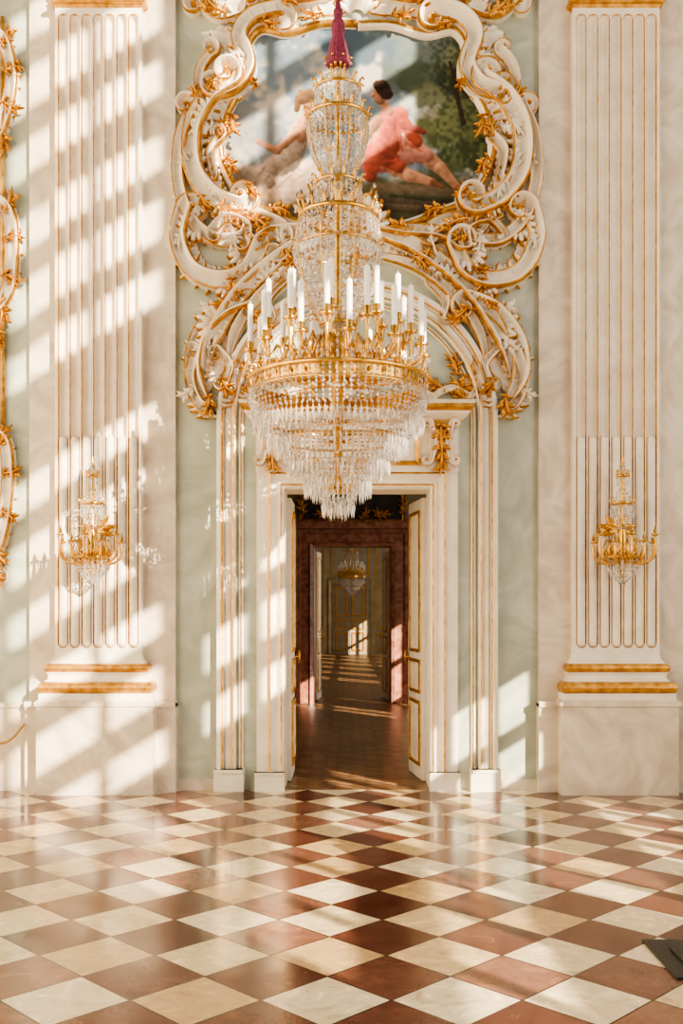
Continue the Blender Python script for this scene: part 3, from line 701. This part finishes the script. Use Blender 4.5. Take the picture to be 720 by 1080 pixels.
for sg in(-1,1):
    for q in [((.15,3.25),60,26),((.45,3.28),20,26),((.85,3.35),80,30),((.5,3.28),120,22)]: spray(b,q[0],q[1],q[2],5,2,sg,8.5,conv=cv)
b.build('trim_4')
leaf('door_3',-.66,9.12,-.60,9.78); leaf('door_4',.66,9.12,.60,9.78)
b=MB('ochre','gold','shade')
gp=[(-.03,0,'gold'),(-.02,.03,'gold'),(.02,.03,'gold'),(.03,0,'gold')]
for x0,x1 in ((-2.6,-1.0),(1.0,2.6),(-3.9,-2.8),(2.8,3.9)):
    for z0,z1 in((.15,.8),(1.0,4.3)): ribbon(b,[(x0,z0),(x1,z0),(x1,z1),(x0,z1),(x0,z0)],gp,28.6)
ribbon(b,[(-.72,0),(-.72,2.75),(.72,2.75),(.72,0)],sprof(.1,.08,'ochre','gold'),28.6)
b.box(-.62,-.01,28.55,28.6,0,2.66,'shade'); b.box(.01,.62,28.55,28.6,0,2.66,'shade')
for s in(-1,1):
    for z0,z1 in((.15,.8),(.95,1.3),(1.45,2.5)):
        x0,x1=s*.1,s*.52; ribbon(b,[(x0,z0),(x1,z0),(x1,z1),(x0,z1),(x0,z0)],gp,28.55)
ribbon(b,[(-.7,3.0),(-.7,4.2),(.7,4.2),(.7,3.0),(-.7,3.0)],gp,28.6)
b.build('door_5')

# ------------------------------------------------------------------ small props
b=MB('black')
b.box(1.37,1.80,-4.74,-4.22,0,.012,'black'); b.box(1.46,1.70,-4.60,-4.36,.012,.022,'black')
tube(b,[(1.585,-4.5,.02),(1.60,-4.5,.5),(1.66,-4.5,.98)],.02,'black',12)
vs=[(1.58,-4.60,.92),(1.98,-4.60,.92),(1.98,-4.38,1.06),(1.58,-4.38,1.06)]; vs+=[(x,y,z+.02) for x,y,z in vs]
b.add(vs,[(0,3,2,1),(4,5,6,7),(0,1,5,4),(1,2,6,5),(2,3,7,6),(3,0,4,7)],'black'); b.build('information_stand')
b=MB('brass','rope')
lathe(b,[(.0,0),(.15,0),(.15,.015),(.03,.03),(.018,.05),(.018,.9),(.03,.92),(.03,.95),(.0,.97)],'brass',20,(-3.75,-.5,0))
tube(b,catmull([(-3.73,-.5,.85),(-3.4,-.4,.55),(-3.15,-.25,.46),(-2.99,-.16,.62)],8),.012,'rope',8); b.build('rope_barrier')

# ------------------------------------------------------------------ lights
w=bpy.data.worlds.new('sky'); bpy.context.scene.world=w; w.use_nodes=True
bg=w.node_tree.nodes['Background']; bg.inputs[0].default_value=(.90,.95,1.0,1); bg.inputs[1].default_value=.25
sd=bpy.data.lights.new('sun','SUN'); sd.energy=16; sd.angle=math.radians(.45); sd.color=(1,.84,.62)
so=bpy.data.objects.new('sun',sd); bpy.context.collection.objects.link(so)
so.rotation_euler=Vector((-.8,1,-.48)).to_track_quat('-Z','Y').to_euler()
for nm,x,y,z,sy,sz,e,c in (('window_light_hall',4.95,-5.5,5.0,6,8,230,(1,.96,.90)),('window_light_near',3.9,3.5,2.2,2.5,3,70,(1,.88,.74)),('window_light_mid',3.9,13,2.2,2.5,3,90,(1,.88,.74)),('window_light_far',3.9,23,2.2,2.5,3,110,(1,.9,.78))):  # near, mid and far are fill lamps added to brighten the suite rooms
    a=bpy.data.lights.new(nm,'AREA'); a.shape='RECTANGLE'; a.size=sz; a.size_y=sy; a.energy=e; a.color=c
    o=bpy.data.objects.new(nm,a); bpy.context.collection.objects.link(o); o.location=(x,y,z); o.rotation_euler=(0,pi/2,0)

# ------------------------------------------------------------------ camera
cd=bpy.data.cameras.new('camera'); co=bpy.data.objects.new('camera',cd); bpy.context.collection.objects.link(co)
co.location=(CX,-D,CH); co.rotation_euler=(pi/2,0,0); cd.sensor_fit='VERTICAL'; cd.sensor_height=36; cd.lens=36*F/1080
cd.shift_x=-6/1080; cd.shift_y=104/1080
bpy.context.scene.camera=co
bpy.context.scene.view_settings.view_transform='AgX'
bpy.context.scene.view_settings.look='AgX - Medium High Contrast'
bpy.context.scene.view_settings.exposure=.5
